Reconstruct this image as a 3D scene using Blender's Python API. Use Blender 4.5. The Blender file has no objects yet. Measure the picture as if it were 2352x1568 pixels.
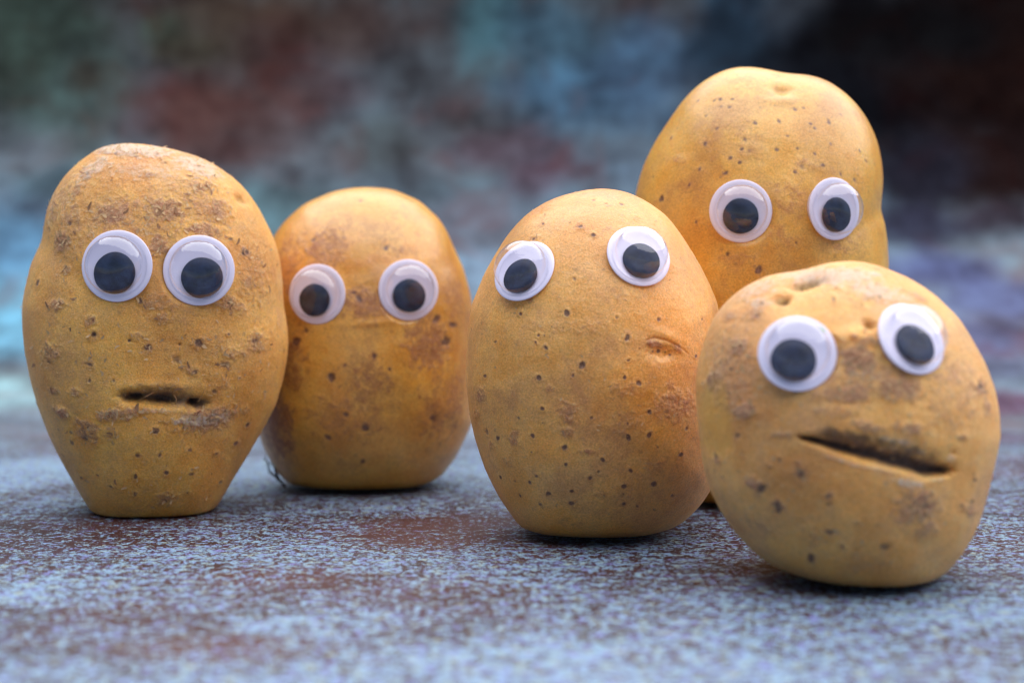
import bpy, math, random
import numpy as np
from mathutils import Vector, Matrix
from mathutils.bvhtree import BVHTree

random.seed(7)
RNG = np.random.default_rng(7)
sc = bpy.context.scene
C = sc.collection
R = math.radians

# ------------------------------------------------------------------ camera
CAM_H = 0.07
PITCH = math.atan(184 / 3920.0)
FPX = 3920.0                       # focal length in units of the 2352 px wide reading of the photograph
cam_d = bpy.data.cameras.new('camera')
cam_d.lens = 60.0
cam_d.sensor_width = 36.0
cam_d.clip_start = 0.01
cam_d.clip_end = 50.0
cam_d.dof.use_dof = True
cam_d.dof.focus_distance = 0.430
cam_d.dof.aperture_fstop = 10.0
cam_d.dof.aperture_blades = 7
cam = bpy.data.objects.new('camera', cam_d)
cam.location = (0, 0, CAM_H)
cam.rotation_euler = (R(90) - PITCH, 0, 0)
C.objects.link(cam)
sc.camera = cam

# ------------------------------------------------------------------ sky and soft daylight
SUN_DIR = Vector((0.22, 0.20, 1.0)).normalized()      # towards the bright part of the sky: above, a little behind and to the right
world = bpy.data.worlds.new('World')
sc.world = world
world.use_nodes = True
wn = world.node_tree
wn.nodes.clear()
sky = wn.nodes.new('ShaderNodeTexSky')
sky.sky_type = 'NISHITA'
sky.sun_disc = False
sky.sun_elevation = math.asin(SUN_DIR.z)
sky.sun_rotation = math.atan2(SUN_DIR.x, SUN_DIR.y)
sky.air_density = 0.8
sky.dust_density = 0.0
sky.ozone_density = 3.0
bg = wn.nodes.new('ShaderNodeBackground')
bg.inputs['Strength'].default_value = 0.05
wo = wn.nodes.new('ShaderNodeOutputWorld')
wn.links.new(sky.outputs[0], bg.inputs['Color'])
wn.links.new(bg.outputs[0], wo.inputs['Surface'])

sun_d = bpy.data.lights.new('sun', 'SUN')
sun_d.energy = 5.0
sun_d.angle = R(106)
sun_d.color = (1.0, 0.965, 0.985)
sun = bpy.data.objects.new('sun', sun_d)
sun.rotation_euler = SUN_DIR.to_track_quat('Z', 'Y').to_euler()
sun.location = (0.3, 0.8, 1.5)
C.objects.link(sun)

sc.view_settings.view_transform = 'Standard'
sc.view_settings.look = 'None'
sc.view_settings.gamma = 1.0
sc.view_settings.exposure = 0.47
sc.cycles.use_denoising = True
sc.cycles.filter_width = 1.3

# ------------------------------------------------------------------ helpers
def lin(r, g, b):
    f = lambda c: c / 12.92 if c <= 0.04045 else ((c + 0.055) / 1.055) ** 2.4
    return (f(r / 255), f(g / 255), f(b / 255), 1.0)

SA, CA = math.sin(PITCH), math.cos(PITCH)
def ray(u, v):
    a, b = (u - 1176) / FPX, (784 - v) / FPX
    return Vector((a, CA + b * SA, -SA + b * CA))

def at_depth(u, v, y):
    d = ray(u, v)
    t = y / d.y
    return (d.x * t, y, CAM_H + d.z * t)

def ground_y(v):
    d = ray(1176, v)
    return -CAM_H / d.z * d.y

def sstep(a, b, x):
    t = np.clip((x - a) / (b - a), 0, 1)
    return t * t * (3 - 2 * t)

_perm = np.random.default_rng(3).permutation(256)
_perm = np.concatenate([_perm, _perm, _perm])
_g = np.random.default_rng(5).normal(size=(256, 3))
_g /= np.linalg.norm(_g, axis=1)[:, None]
def perlin(P):
    P = np.asarray(P, dtype=np.float64)
    I = np.floor(P).astype(np.int64)
    Fr = P - I
    I &= 255
    W = Fr * Fr * Fr * (Fr * (Fr * 6 - 15) + 10)
    out = np.zeros(len(P))
    for cx in (0, 1):
        for cy in (0, 1):
            for cz in (0, 1):
                h = _perm[_perm[_perm[(I[:, 0] + cx) & 255] + ((I[:, 1] + cy) & 255)] + ((I[:, 2] + cz) & 255)]
                g = _g[h]
                dot = g[:, 0] * (Fr[:, 0] - cx) + g[:, 1] * (Fr[:, 1] - cy) + g[:, 2] * (Fr[:, 2] - cz)
                w = (W[:, 0] if cx else 1 - W[:, 0]) * (W[:, 1] if cy else 1 - W[:, 1]) * (W[:, 2] if cz else 1 - W[:, 2])
                out += w * dot
    return out * 1.6
def fbm(P, octs=4, lac=2.1, gain=0.5):
    a, s, t = 1.0, 0.0, 0.0
    P = np.array(P)
    for k in range(octs):
        s = s + a * perlin(P + 17.3 * k)
        t += a
        a *= gain
        P = P * lac
    return s / t

def set_color_attr(me, name, arr3):
    n = len(me.vertices)
    a = me.color_attributes.new(name, 'FLOAT_COLOR', 'POINT')
    buf = np.ones((n, 4), dtype=np.float32)
    buf[:, :3] = arr3
    a.data.foreach_set('color', buf.ravel())

def mesh_from(name, V, F, mat=None, parent=None, smooth=True):
    me = bpy.data.meshes.new(name)
    V = np.asarray(V, dtype=np.float32)
    if isinstance(F, np.ndarray):
        k = F.shape[1]
        me.vertices.add(len(V)); me.vertices.foreach_set('co', V.ravel())
        me.loops.add(F.size); me.loops.foreach_set('vertex_index', F.astype(np.int32).ravel())
        me.polygons.add(len(F))
        me.polygons.foreach_set('loop_start', np.arange(0, F.size, k, dtype=np.int32))
        me.update(calc_edges=True)
        me.validate()
    else:
        me.from_pydata([tuple(map(float, v)) for v in V], [], F)
        me.update()
    me.polygons.foreach_set('use_smooth', np.full(len(me.polygons), smooth, dtype=bool))
    o = bpy.data.objects.new(name, me)
    if mat: me.materials.append(mat)
    C.objects.link(o)
    if parent: o.parent = parent
    return o

# node helper
class NT:
    def __init__(s, name):
        s.m = bpy.data.materials.new(name); s.m.use_nodes = True
        s.t = s.m.node_tree; s.t.nodes.clear()
        s.out = s.t.nodes.new('ShaderNodeOutputMaterial')
    def n(s, typ, **kw):
        nd = s.t.nodes.new(typ)
        for k, v in kw.items():
            if k.startswith('_'):
                setattr(nd, k[1:], v)
            else:
                nd.inputs[k.replace('__', ' ')].default_value = v
        return nd
    def l(s, a, b): s.t.links.new(a, b)
    def noise(s, vec, scale, detail=4, rough=0.55, dist=0.0):
        nd = s.n('ShaderNodeTexNoise', Scale=scale, Detail=detail, Roughness=rough, Distortion=dist)
        s.l(vec, nd.inputs['Vector']); return nd.outputs['Fac']
    def ramp(s, fac, stops, interp='LINEAR'):
        nd = s.t.nodes.new('ShaderNodeValToRGB'); nd.color_ramp.interpolation = interp
        el = nd.color_ramp.elements
        while len(el) < len(stops): el.new(0.5)
        for e, (p, c) in zip(el, stops):
            e.position = p; e.color = c if len(c) == 4 else (*c, 1)
        s.l(fac, nd.inputs['Fac']); return nd.outputs['Color']
    def fr(s, fac, a, b):       # value to 0..1 over a..b, smooth
        nd = s.n('ShaderNodeMapRange'); nd.interpolation_type = 'SMOOTHSTEP'
        nd.inputs['From Min'].default_value = a; nd.inputs['From Max'].default_value = b
        s.l(fac, nd.inputs['Value']); return nd.outputs['Result']
    def math(s, op, a, b=None, clamp=False):
        nd = s.t.nodes.new('ShaderNodeMath'); nd.operation = op; nd.use_clamp = clamp
        for i, x in enumerate((a, b)):
            if x is None: continue
            if isinstance(x, (int, float)): nd.inputs[i].default_value = x
            else: s.l(x, nd.inputs[i])
        return nd.outputs[0]
    def mix(s, fac, a, b, mode='MIX'):
        nd = s.t.nodes.new('ShaderNodeMix'); nd.data_type = 'RGBA'; nd.blend_type = mode
        for sock, x in ((nd.inputs[0], fac), (nd.inputs[6], a), (nd.inputs[7], b)):
            if isinstance(x, (int, float)): sock.default_value = x
            elif isinstance(x, tuple): sock.default_value = x if len(x) == 4 else (*x, 1)
            else: s.l(x, sock)
        return nd.outputs[2]
    def attr(s, name):
        nd = s.t.nodes.new('ShaderNodeAttribute'); nd.attribute_name = name
        sp = s.t.nodes.new('ShaderNodeSeparateColor'); s.l(nd.outputs['Color'], sp.inputs[0])
        return sp.outputs[0], sp.outputs[1], sp.outputs[2], nd

LIN = lin
# ------------------------------------------------------------------ printed sheet: tabletop and backdrop
SW_Y, SW_R, TOP_Z = 0.72, 0.26, 0.44
ARC = SW_R * math.pi / 2
def sheet_pos(x, s):
    """s: metres along the sheet from the camera side; flat, then a quarter round, then upright"""
    y = np.where(s < SW_Y, s, 0.0); z = np.zeros_like(s)
    a = np.clip((s - SW_Y) / SW_R, 0, math.pi / 2)
    y = np.where(s >= SW_Y, SW_Y + SW_R * np.sin(a), y)
    z = np.where(s >= SW_Y, SW_R * (1 - np.cos(a)), z)
    z = np.where(s > SW_Y + ARC, SW_R + (s - SW_Y - ARC), z)
    return x, y, z

def px_to_sheet(u, v):
    """point of the sheet (x, s) a photograph pixel lands on, plus its distance"""
    d = ray(u, v)
    if d.z < 0:
        t = -CAM_H / d.z
        if d.y * t < SW_Y: return d.x * t, d.y * t, d.y * t
    best = None
    for k in range(400):
        s = SW_Y + k * 0.002
        _, y, z = sheet_pos(np.array(0.), np.array(s))
        t = float(y) / d.y
        e = abs(CAM_H + d.z * t - float(z))
        if best is None or e < best[0]: best = (e, d.x * t, s, float(y))
    return best[1], best[2], best[3]

# print tones: (pixel u, v, radius u, radius v, colour, strength)
PRINT = [
 # left: greenish grey, rust brown, then pale blue low down
 (60, 120, 330, 260, (60, 74, 66), .9), (200, 230, 150, 150, (82, 100, 98), .8), (200, 180, 60, 70, (70, 56, 44), .8),
 (560, 60, 330, 150, (82, 62, 48), .9), (520, 260, 300, 130, (90, 54, 48), .9), (640, 100, 120, 120, (78, 46, 42), .7),
 (700, 190, 150, 120, (88, 52, 46), .8), (480, 350, 180, 60, (96, 60, 56), .8), (360, 60, 80, 60, (70, 80, 66), .7),
 (430, 120, 110, 50, (92, 84, 64), .6), (330, 20, 100, 30, (66, 44, 40), .7),
 (60, 560, 300, 150, (92, 132, 166), .95), (60, 750, 430, 140, (108, 158, 186), 1.0), (150, 420, 150, 60, (88, 116, 130), .8),
 (30, 900, 300, 60, (150, 186, 196), .9), (620, 470, 200, 60, (104, 138, 142), .8), (640, 520, 120, 60, (112, 150, 160), .8),
 (700, 480, 900, 120, (84, 106, 120), .6), (330, 200, 420, 260, (64, 78, 78), .2), (820, 215, 90, 60, (96, 52, 48), .5), (430, 250, 150, 80, (98, 52, 42), .6),
 # middle
 (1150, 230, 520, 260, (70, 92, 108), .45),
 (1000, 150, 200, 200, (82, 84, 90), .8), (880, 330, 160, 90, (78, 80, 80), .7), (820, 60, 100, 80, (92, 66, 58), .6), (940, 60, 160, 60, (78, 60, 56), .5),
 (1120, 60, 90, 160, (78, 116, 128), .85), (1300, 120, 220, 160, (76, 108, 130), .85), (1320, 230, 240, 110, (82, 118, 150), .8),
 (1480, 160, 160, 160, (74, 98, 128), .8), (1110, 280, 160, 90, (82, 82, 84), .6), (1180, 350, 200, 70, (96, 70, 82), .7),
 (1320, 390, 80, 22, (94, 60, 68), .6), (1230, 420, 90, 50, (100, 62, 76), .6), (1040, 250, 60, 40, (96, 64, 66), .5),
 (1120, 520, 200, 90, (112, 116, 132), .8), (1080, 620, 130, 60, (140, 168, 196), .8), (1080, 1000, 300, 40, (160, 176, 196), .6),
 (1000, 330, 1200, 420, (76, 92, 102), .14),
 # right: nearly black above, violet low down
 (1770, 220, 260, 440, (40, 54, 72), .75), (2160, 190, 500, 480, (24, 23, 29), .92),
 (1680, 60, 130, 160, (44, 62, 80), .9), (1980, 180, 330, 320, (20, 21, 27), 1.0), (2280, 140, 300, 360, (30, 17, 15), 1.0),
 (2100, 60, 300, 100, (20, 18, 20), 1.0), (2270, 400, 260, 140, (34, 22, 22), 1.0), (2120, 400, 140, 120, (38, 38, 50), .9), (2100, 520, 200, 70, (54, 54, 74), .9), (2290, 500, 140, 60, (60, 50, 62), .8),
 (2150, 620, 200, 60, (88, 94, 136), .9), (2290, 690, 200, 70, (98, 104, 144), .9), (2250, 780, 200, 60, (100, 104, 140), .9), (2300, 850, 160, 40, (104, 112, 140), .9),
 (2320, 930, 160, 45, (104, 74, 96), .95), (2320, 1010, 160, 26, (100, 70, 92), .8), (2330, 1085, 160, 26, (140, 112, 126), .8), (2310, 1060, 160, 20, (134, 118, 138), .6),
]
def sheet_tones(X, S):
    P = np.stack([X * 9, S * 9, np.zeros_like(X)], 1)
    n1, n2 = fbm(P, 4), fbm(P + 40, 4)
    base = np.array(lin(118, 128, 140)[:3]); rust = np.array(lin(120, 84, 80)[:3]); blue = np.array(lin(120, 150, 180)[:3])
    col = base + np.clip(n1, 0, 1)[:, None] * 1.3 * (blue - base) + np.clip(-n1, 0, 1)[:, None] * 1.6 * (rust - base)
    # upper part of the print is toned darker
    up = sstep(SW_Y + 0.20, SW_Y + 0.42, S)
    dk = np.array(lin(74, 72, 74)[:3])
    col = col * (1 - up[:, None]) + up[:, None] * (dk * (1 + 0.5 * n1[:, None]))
    warp = fbm(np.stack([X * 30, S * 30, np.ones_like(X)], 1), 3) * 0.5
    for (u, v, ru, rv, c, st) in PRINT:
        x0, s0, d0 = px_to_sheet(u, v)
        _, s1, _ = px_to_sheet(u, v - rv * 0.5)
        rx = ru * d0 / FPX; rs = max(abs(s1 - s0) * 2, 0.006)
        d = np.sqrt(((X - x0) / rx) ** 2 + ((S - s0) / rs) ** 2) + warp * 0.8
        w = st * (1 - sstep(0.35, 1.1, d))
        cc = np.array(lin(*c)[:3])
        col = col * (1 - w[:, None]) + cc * w[:, None]
    return np.clip(col * np.array([1.04, 1.03, 0.96]), 0.001, 0.9)

def sheet_material():
    def lin(r, g, b):
        c = LIN(r, g, b); return (c[0] * .44, c[1] * .44, c[2] * .50, 1.0)
    t = NT('printed_vinyl')
    at = t.t.nodes.new('ShaderNodeAttribute'); at.attribute_name = 'suv'
    tone = t.t.nodes.new('ShaderNodeAttribute'); tone.attribute_name = 'tone'
    aux = t.attr('aux')        # r: how much light fleck, g: rust amount, b: fleck visibility
    v = at.outputs['Vector']
    n1 = t.noise(v, 760, 3, 0.62, 0.4)      # flecks about a millimetre
    n2 = t.noise(v, 260, 3, 0.6, 0.2)
    n3 = t.noise(v, 330, 2, 0.5)
    n4 = t.noise(v, 55, 4, 0.6)
    n5 = t.noise(v, 1500, 2, 0.5)
    f = t.math('ADD', t.math('MULTIPLY', n1, 0.62), t.math('MULTIPLY', n2, 0.38))
    f = t.math('ADD', f, t.math('MULTIPLY', t.math('SUBTRACT', n5, 0.5), 0.16))
    f = t.math('ADD', f, t.math('MULTIPLY', t.math('SUBTRACT', aux[0], 0.5), 0.26))
    f = t.math('ADD', f, t.math('MULTIPLY', t.math('SUBTRACT', n4, 0.5), 0.12))
    fleck = t.fr(f, 0.488, 0.552)
    # ground colour under the flecks: rust to violet grey
    under = t.ramp(n4, [(0.30, lin(62, 28, 22)), (0.5, lin(86, 46, 44)), (0.68, lin(90, 66, 94))])
    under = t.mix(aux[1], under, t.mix(n2, lin(92, 44, 36), lin(126, 72, 62)))
    fcol = t.ramp(n3, [(0.26, lin(168, 160, 234)), (0.38, lin(172, 198, 246)), (0.52, lin(176, 224, 240)), (0.66, lin(200, 226, 214)), (0.74, lin(218, 226, 180))])
    flecked = t.mix(fleck, under, fcol)
    # upright part: broad mottling of the same print
    m = t.noise(v, 30, 4, 0.55)
    m2 = t.noise(v, 95, 4, 0.6)
    mot = t.math('ADD', t.math('MULTIPLY', m, 0.72), t.math('MULTIPLY', m2, 0.28))
    mcol = t.mix(1.0, tone.outputs['Color'], t.ramp(mot, [(0.36, (0.55, 0.50, 0.50)), (0.5, (0.97, 0.98, 0.98)), (0.64, (1.35, 1.5, 1.5))]), 'MULTIPLY')
    m3 = t.noise(v, 22, 4, 0.6, 0.8)
    mcol = t.mix(t.math('MULTIPLY', t.fr(m3, 0.53, 0.66), 0.5), mcol, t.mix(1.0, tone.outputs['Color'], (1.15, 0.66, 0.6), 'MULTIPLY'))
    base = t.mix(aux[2], mcol, flecked)
    p = t.n('ShaderNodeBsdfPrincipled', Roughness=0.5)
    p.inputs['Specular IOR Level'].default_value = 0.35
    t.l(t.math('MULTIPLY', aux[2], 0.36), p.inputs['Specular IOR Level'])
    t.l(base, p.inputs['Base Color'])
    bmp = t.n('ShaderNodeBump', Strength=0.25, Distance=0.0002)
    t.l(n5, bmp.inputs['Height']); t.l(bmp.outputs[0], p.inputs['Normal'])
    t.l(p.outputs[0], t.out.inputs['Surface'])
    return t.m

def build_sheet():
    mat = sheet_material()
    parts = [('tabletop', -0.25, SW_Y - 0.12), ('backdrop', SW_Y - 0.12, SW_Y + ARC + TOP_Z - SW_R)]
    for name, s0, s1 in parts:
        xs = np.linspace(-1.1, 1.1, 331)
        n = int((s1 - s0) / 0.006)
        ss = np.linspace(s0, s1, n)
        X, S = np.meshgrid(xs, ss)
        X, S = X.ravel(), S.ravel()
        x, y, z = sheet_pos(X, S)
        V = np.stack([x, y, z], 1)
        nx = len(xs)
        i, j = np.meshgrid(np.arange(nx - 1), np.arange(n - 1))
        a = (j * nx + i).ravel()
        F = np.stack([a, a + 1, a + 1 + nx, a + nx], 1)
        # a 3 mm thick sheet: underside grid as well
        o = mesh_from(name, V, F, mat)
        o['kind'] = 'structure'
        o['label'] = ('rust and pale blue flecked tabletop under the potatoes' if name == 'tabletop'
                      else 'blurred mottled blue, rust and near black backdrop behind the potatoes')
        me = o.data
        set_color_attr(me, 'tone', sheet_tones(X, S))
        at = me.attributes.new('suv', 'FLOAT_VECTOR', 'POINT')
        at.data.foreach_set('vector', np.stack([X, S, np.zeros_like(X)], 1).astype(np.float32).ravel())
        aux = np.zeros((len(X), 3))
        # light-fleck amount and rust regions of the print, in metres on the sheet
        aux[:, 0] = 0.5
        n0 = fbm(np.stack([X * 14, S * 14, X * 0 + 3], 1), 3)
        aux[:, 0] += 0.25 * n0
        for (u, v, ru, rs, amt, ru_st) in GROUND_SPOTS:
            d0 = ground_y(v); x0 = (u - 1176) / FPX * d0
            rx = ru * d0 / FPX
            d = np.sqrt(((X - x0) / rx) ** 2 + ((S - d0) / rs) ** 2) + 0.5 * n0
            w = 1 - sstep(0.3, 1.2, d)
            aux[:, 0] += amt * (0.26 if amt < 0 else .7) * w
            aux[:, 1] = np.maximum(aux[:, 1], ru_st * w)
        aux[:, 0] = np.clip(aux[:, 0], 0, 1.2)
        aux[:, 2] = 1 - 0.995 * sstep(0.46, 0.90, S)
        set_color_attr(me, 'aux', aux)

# (u, v, radius u px, radius along the sheet m, fleck change, rust)
GROUND_SPOTS = [
 (1176, 1560, 1500, 0.045, 0.22, 0.0), (1000, 1225, 260, 0.035, -0.45, 0.9), (1250, 1265, 120, 0.02, -0.2, 0.8), (620, 1320, 260, 0.02, -0.25, 0.7),  # first spot: extra light flecks stand in for open skylight on the near floor
 (1050, 1350, 300, 0.02, -0.05, 0.4), (250, 1180, 200, 0.03, -0.35, 0.4), (500, 1490, 260, 0.012, -0.45, 0.9),
 (250, 1400, 160, 0.012, -0.05, 0.3), (60, 1080, 200, 0.06, 0.5, 0.0), (560, 1090, 160, 0.06, 0.4, 0.0),
 (1090, 1080, 120, 0.06, 0.3, 0.0), (1700, 1420, 500, 0.03, 0.15, 0.0), (2200, 1400, 260, 0.03, 0.25, 0.0),
 (2280, 1230, 160, 0.04, -0.05, 0.3), (1900, 1450, 200, 0.015, -0.2, 0.2), (1450, 1320, 160, 0.02, -0.1, 0.2), (700, 1420, 200, 0.015, 0.3, 0.0), (1250, 1500, 300, 0.01, 0.2, 0.0),
 (60, 1350, 120, 0.015, 0.25, 0.0),
]
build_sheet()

# ------------------------------------------------------------------ potato skin
def skin_material(name, c_lo, c_hi, c_rus, rough=0.5, fibre=1.0, russet_gain=1.0, sss=0.3, seed=0.0, coat=0.0):
    t = NT(name)
    tc = t.t.nodes.new('ShaderNodeTexCoord')
    mp = t.t.nodes.new('ShaderNodeMapping'); mp.inputs['Location'].default_value = (seed, seed * 1.7, seed * 0.6)
    t.l(tc.outputs['Object'], mp.inputs['Vector']); v = mp.outputs['Vector']
    spot, russet, dirt, _ = t.attr('f1')
    pale, peel, gum, _ = t.attr('f2')
    nA = t.noise(v, 70, 4, 0.6, 0.3)
    nB = t.noise(v, 300, 5, 0.68, 0.6)
    nM = t.noise(v, 900, 4, 0.65, 0.8)
    nC = t.noise(v, 2400, 3, 0.6, 0.5)
    # stretched fibres of dry skin
    mp2 = t.t.nodes.new('ShaderNodeMapping'); mp2.inputs['Scale'].default_value = (1.0, 1.0, 2.2); mp2.inputs['Rotation'].default_value = (0.2, 0.5, 0.3)
    t.l(v, mp2.inputs['Vector'])
    nF = t.noise(mp2.outputs[0], 1500, 3, 0.65, 1.8)
    base = t.mix(t.fr(t.math('ADD', t.math('MULTIPLY', nA, 0.7), t.math('MULTIPLY', nM, 0.3)), 0.38, 0.62), c_lo, c_hi)
    nL = t.noise(v, 34, 3, 0.55, 0.6)
    base = t.mix(1.0, base, t.ramp(nL, [(0.34, (0.80, 0.72, 0.62)), (0.5, (0.98, 0.97, 0.95)), (0.66, (1.08, 1.12, 1.16))]), 'MULTIPLY')
    # thin patches of brown corky skin, soft edged and crinkled
    rn = t.math('ADD', t.math('MULTIPLY', russet, 0.85 * russet_gain), t.math('MULTIPLY', t.math('SUBTRACT', nB, 0.5), 1.1))
    rn = t.math('ADD', rn, t.math('MULTIPLY', t.math('SUBTRACT', nM, 0.5), 0.9))
    rmask = t.fr(rn, 0.12, 0.78)
    cork = t.mix(t.math('MULTIPLY', t.fr(nF, 0.38, 0.64), min(1.0, 0.1 + 0.8 * fibre)), c_rus, lin(206, 160, 116))
    base = t.mix(t.math('MULTIPLY', rmask, 0.9), base, cork)
    amb = t.fr(t.math('ADD', t.math('MULTIPLY', nA, 0.55), t.math('MULTIPLY', t.math('ADD', nM, nB), 0.23)), 0.47, 0.62)
    base = t.mix(t.math('MULTIPLY', amb, 0.46), base, c_rus)
    base = t.mix(1.0, base, t.ramp(nC, [(0.32, (0.78, 0.75, 0.68)), (0.5, (1, 1, 1)), (0.68, (1.2, 1.22, 1.3))]), 'MULTIPLY')
    # tiny pale flecks and fibres
    fib = t.fr(nF, 0.53, 0.70)
    fib = t.math('MULTIPLY', fib, t.math('ADD', 0.34 * fibre, t.math('MULTIPLY', t.math('ADD', russet, pale), 0.45 * fibre)), True)
    base = t.mix(fib, base, lin(232, 206, 168))
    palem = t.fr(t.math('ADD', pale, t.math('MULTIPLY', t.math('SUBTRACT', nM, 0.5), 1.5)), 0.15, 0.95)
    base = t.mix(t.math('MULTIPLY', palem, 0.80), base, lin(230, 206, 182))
    # pinhead brown dots
    vo = t.n('ShaderNodeTexVoronoi', Scale=260.0); t.l(v, vo.inputs['Vector'])
    dots = t.math('SUBTRACT', 1.0, t.fr(vo.outputs['Distance'], 0.06, 0.20))
    sp = t.t.nodes.new('ShaderNodeSeparateColor'); t.l(vo.outputs['Color'], sp.inputs[0])
    dots = t.math('MULTIPLY', dots, t.fr(sp.outputs[0], 0.80, 0.86))
    base = t.mix(t.math('MULTIPLY', dots, 0.35), base, lin(120, 78, 50))
    # placed lenticels: brown rim, greyer heart
    sm = t.math('MULTIPLY', spot, t.math('ADD', 0.65, t.math('MULTIPLY', nC, 0.7)), True)
    base = t.mix(t.math('MULTIPLY', t.fr(sm, 0.04, 0.5), 0.9), base, t.mix(t.fr(nC, 0.4, 0.6), lin(84, 44, 24), lin(130, 92, 72)))
    base = t.mix(t.math('MULTIPLY', peel, 0.7), base, lin(220, 168, 62))
    # soil in hollows and creases, plus soft shade painted above the mouth
    dn = t.math('ADD', dirt, t.math('MULTIPLY', t.math('SUBTRACT', nM, 0.5), 0.9))
    base = t.mix(t.fr(dn, 0.12, 0.95), base, t.mix(t.fr(nM, 0.36, 0.64), lin(50, 30, 20), lin(112, 78, 56)))
    base = t.mix(gum, base, t.mix(t.fr(nM, 0.40, 0.60), lin(128, 76, 14), lin(214, 172, 84)))
    p = t.n('ShaderNodeBsdfPrincipled', Roughness=rough)
    t.l(base, p.inputs['Base Color'])
    p.inputs['Specular IOR Level'].default_value = 0.8
    p.inputs['Subsurface Weight'].default_value = sss
    p.inputs['Subsurface Radius'].default_value = (0.0060, 0.0020, 0.0006)
    p.inputs['Subsurface Scale'].default_value = 1.0
    p.inputs['Sheen Weight'].default_value = 0.07 * fibre
    p.inputs['Sheen Roughness'].default_value = 0.5
    rr = t.math('ADD', rough - 0.15, t.math('MULTIPLY', t.math('ADD', t.math('MULTIPLY', russet, 0.8), nB), 0.16))
    t.l(t.math('SUBTRACT', rr, t.math('MULTIPLY', peel, 0.15)), p.inputs['Roughness'])
    h = t.math('ADD', t.math('MULTIPLY', nM, 0.8), t.math('MULTIPLY', nF, 0.6 * fibre))
    h = t.math('ADD', h, t.math('MULTIPLY', nC, 0.15))
    h = t.math('MULTIPLY', h, t.math('ADD', 0.45, t.math('MULTIPLY', t.math('ADD', russet, pale), 0.9)))
    h = t.math('MULTIPLY', h, t.math('SUBTRACT', 1.0, t.math('MULTIPLY', peel, 0.85)))
    bmp = t.n('ShaderNodeBump', Strength=0.8, Distance=0.0006 * (0.12 + 1.1 * fibre))
    t.l(h, bmp.inputs['Height']); t.l(bmp.outputs[0], p.inputs['Normal'])
    t.l(p.outputs[0], t.out.inputs['Surface'])
    return t.m

_ico = {}
def ico(level):
    if level not in _ico:
        import bmesh
        bm = bmesh.new(); bmesh.ops.create_icosphere(bm, subdivisions=level, radius=1.0)
        me = bpy.data.meshes.new('tmp'); bm.to_mesh(me); bm.free()
        n = len(me.vertices); co = np.empty(n * 3, dtype=np.float32); me.vertices.foreach_get('co', co)
        li = np.empty(len(me.loops), dtype=np.int32); me.loops.foreach_get('vertex_index', li)
        bpy.data.meshes.remove(me)
        _ico[level] = (co.reshape(-1, 3).astype(float), li.reshape(-1, 3))
    return _ico[level]

def vnormals(V, F):
    a, b, c = V[F[:, 0]], V[F[:, 1]], V[F[:, 2]]
    fn = np.cross(b - a, c - a)
    N = np.zeros_like(V)
    for k in range(3):
        for ax in range(3):
            N[:, ax] += np.bincount(F[:, k], weights=fn[:, ax], minlength=len(V))
    return N / (np.linalg.norm(N, axis=1)[:, None] + 1e-20)

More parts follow.
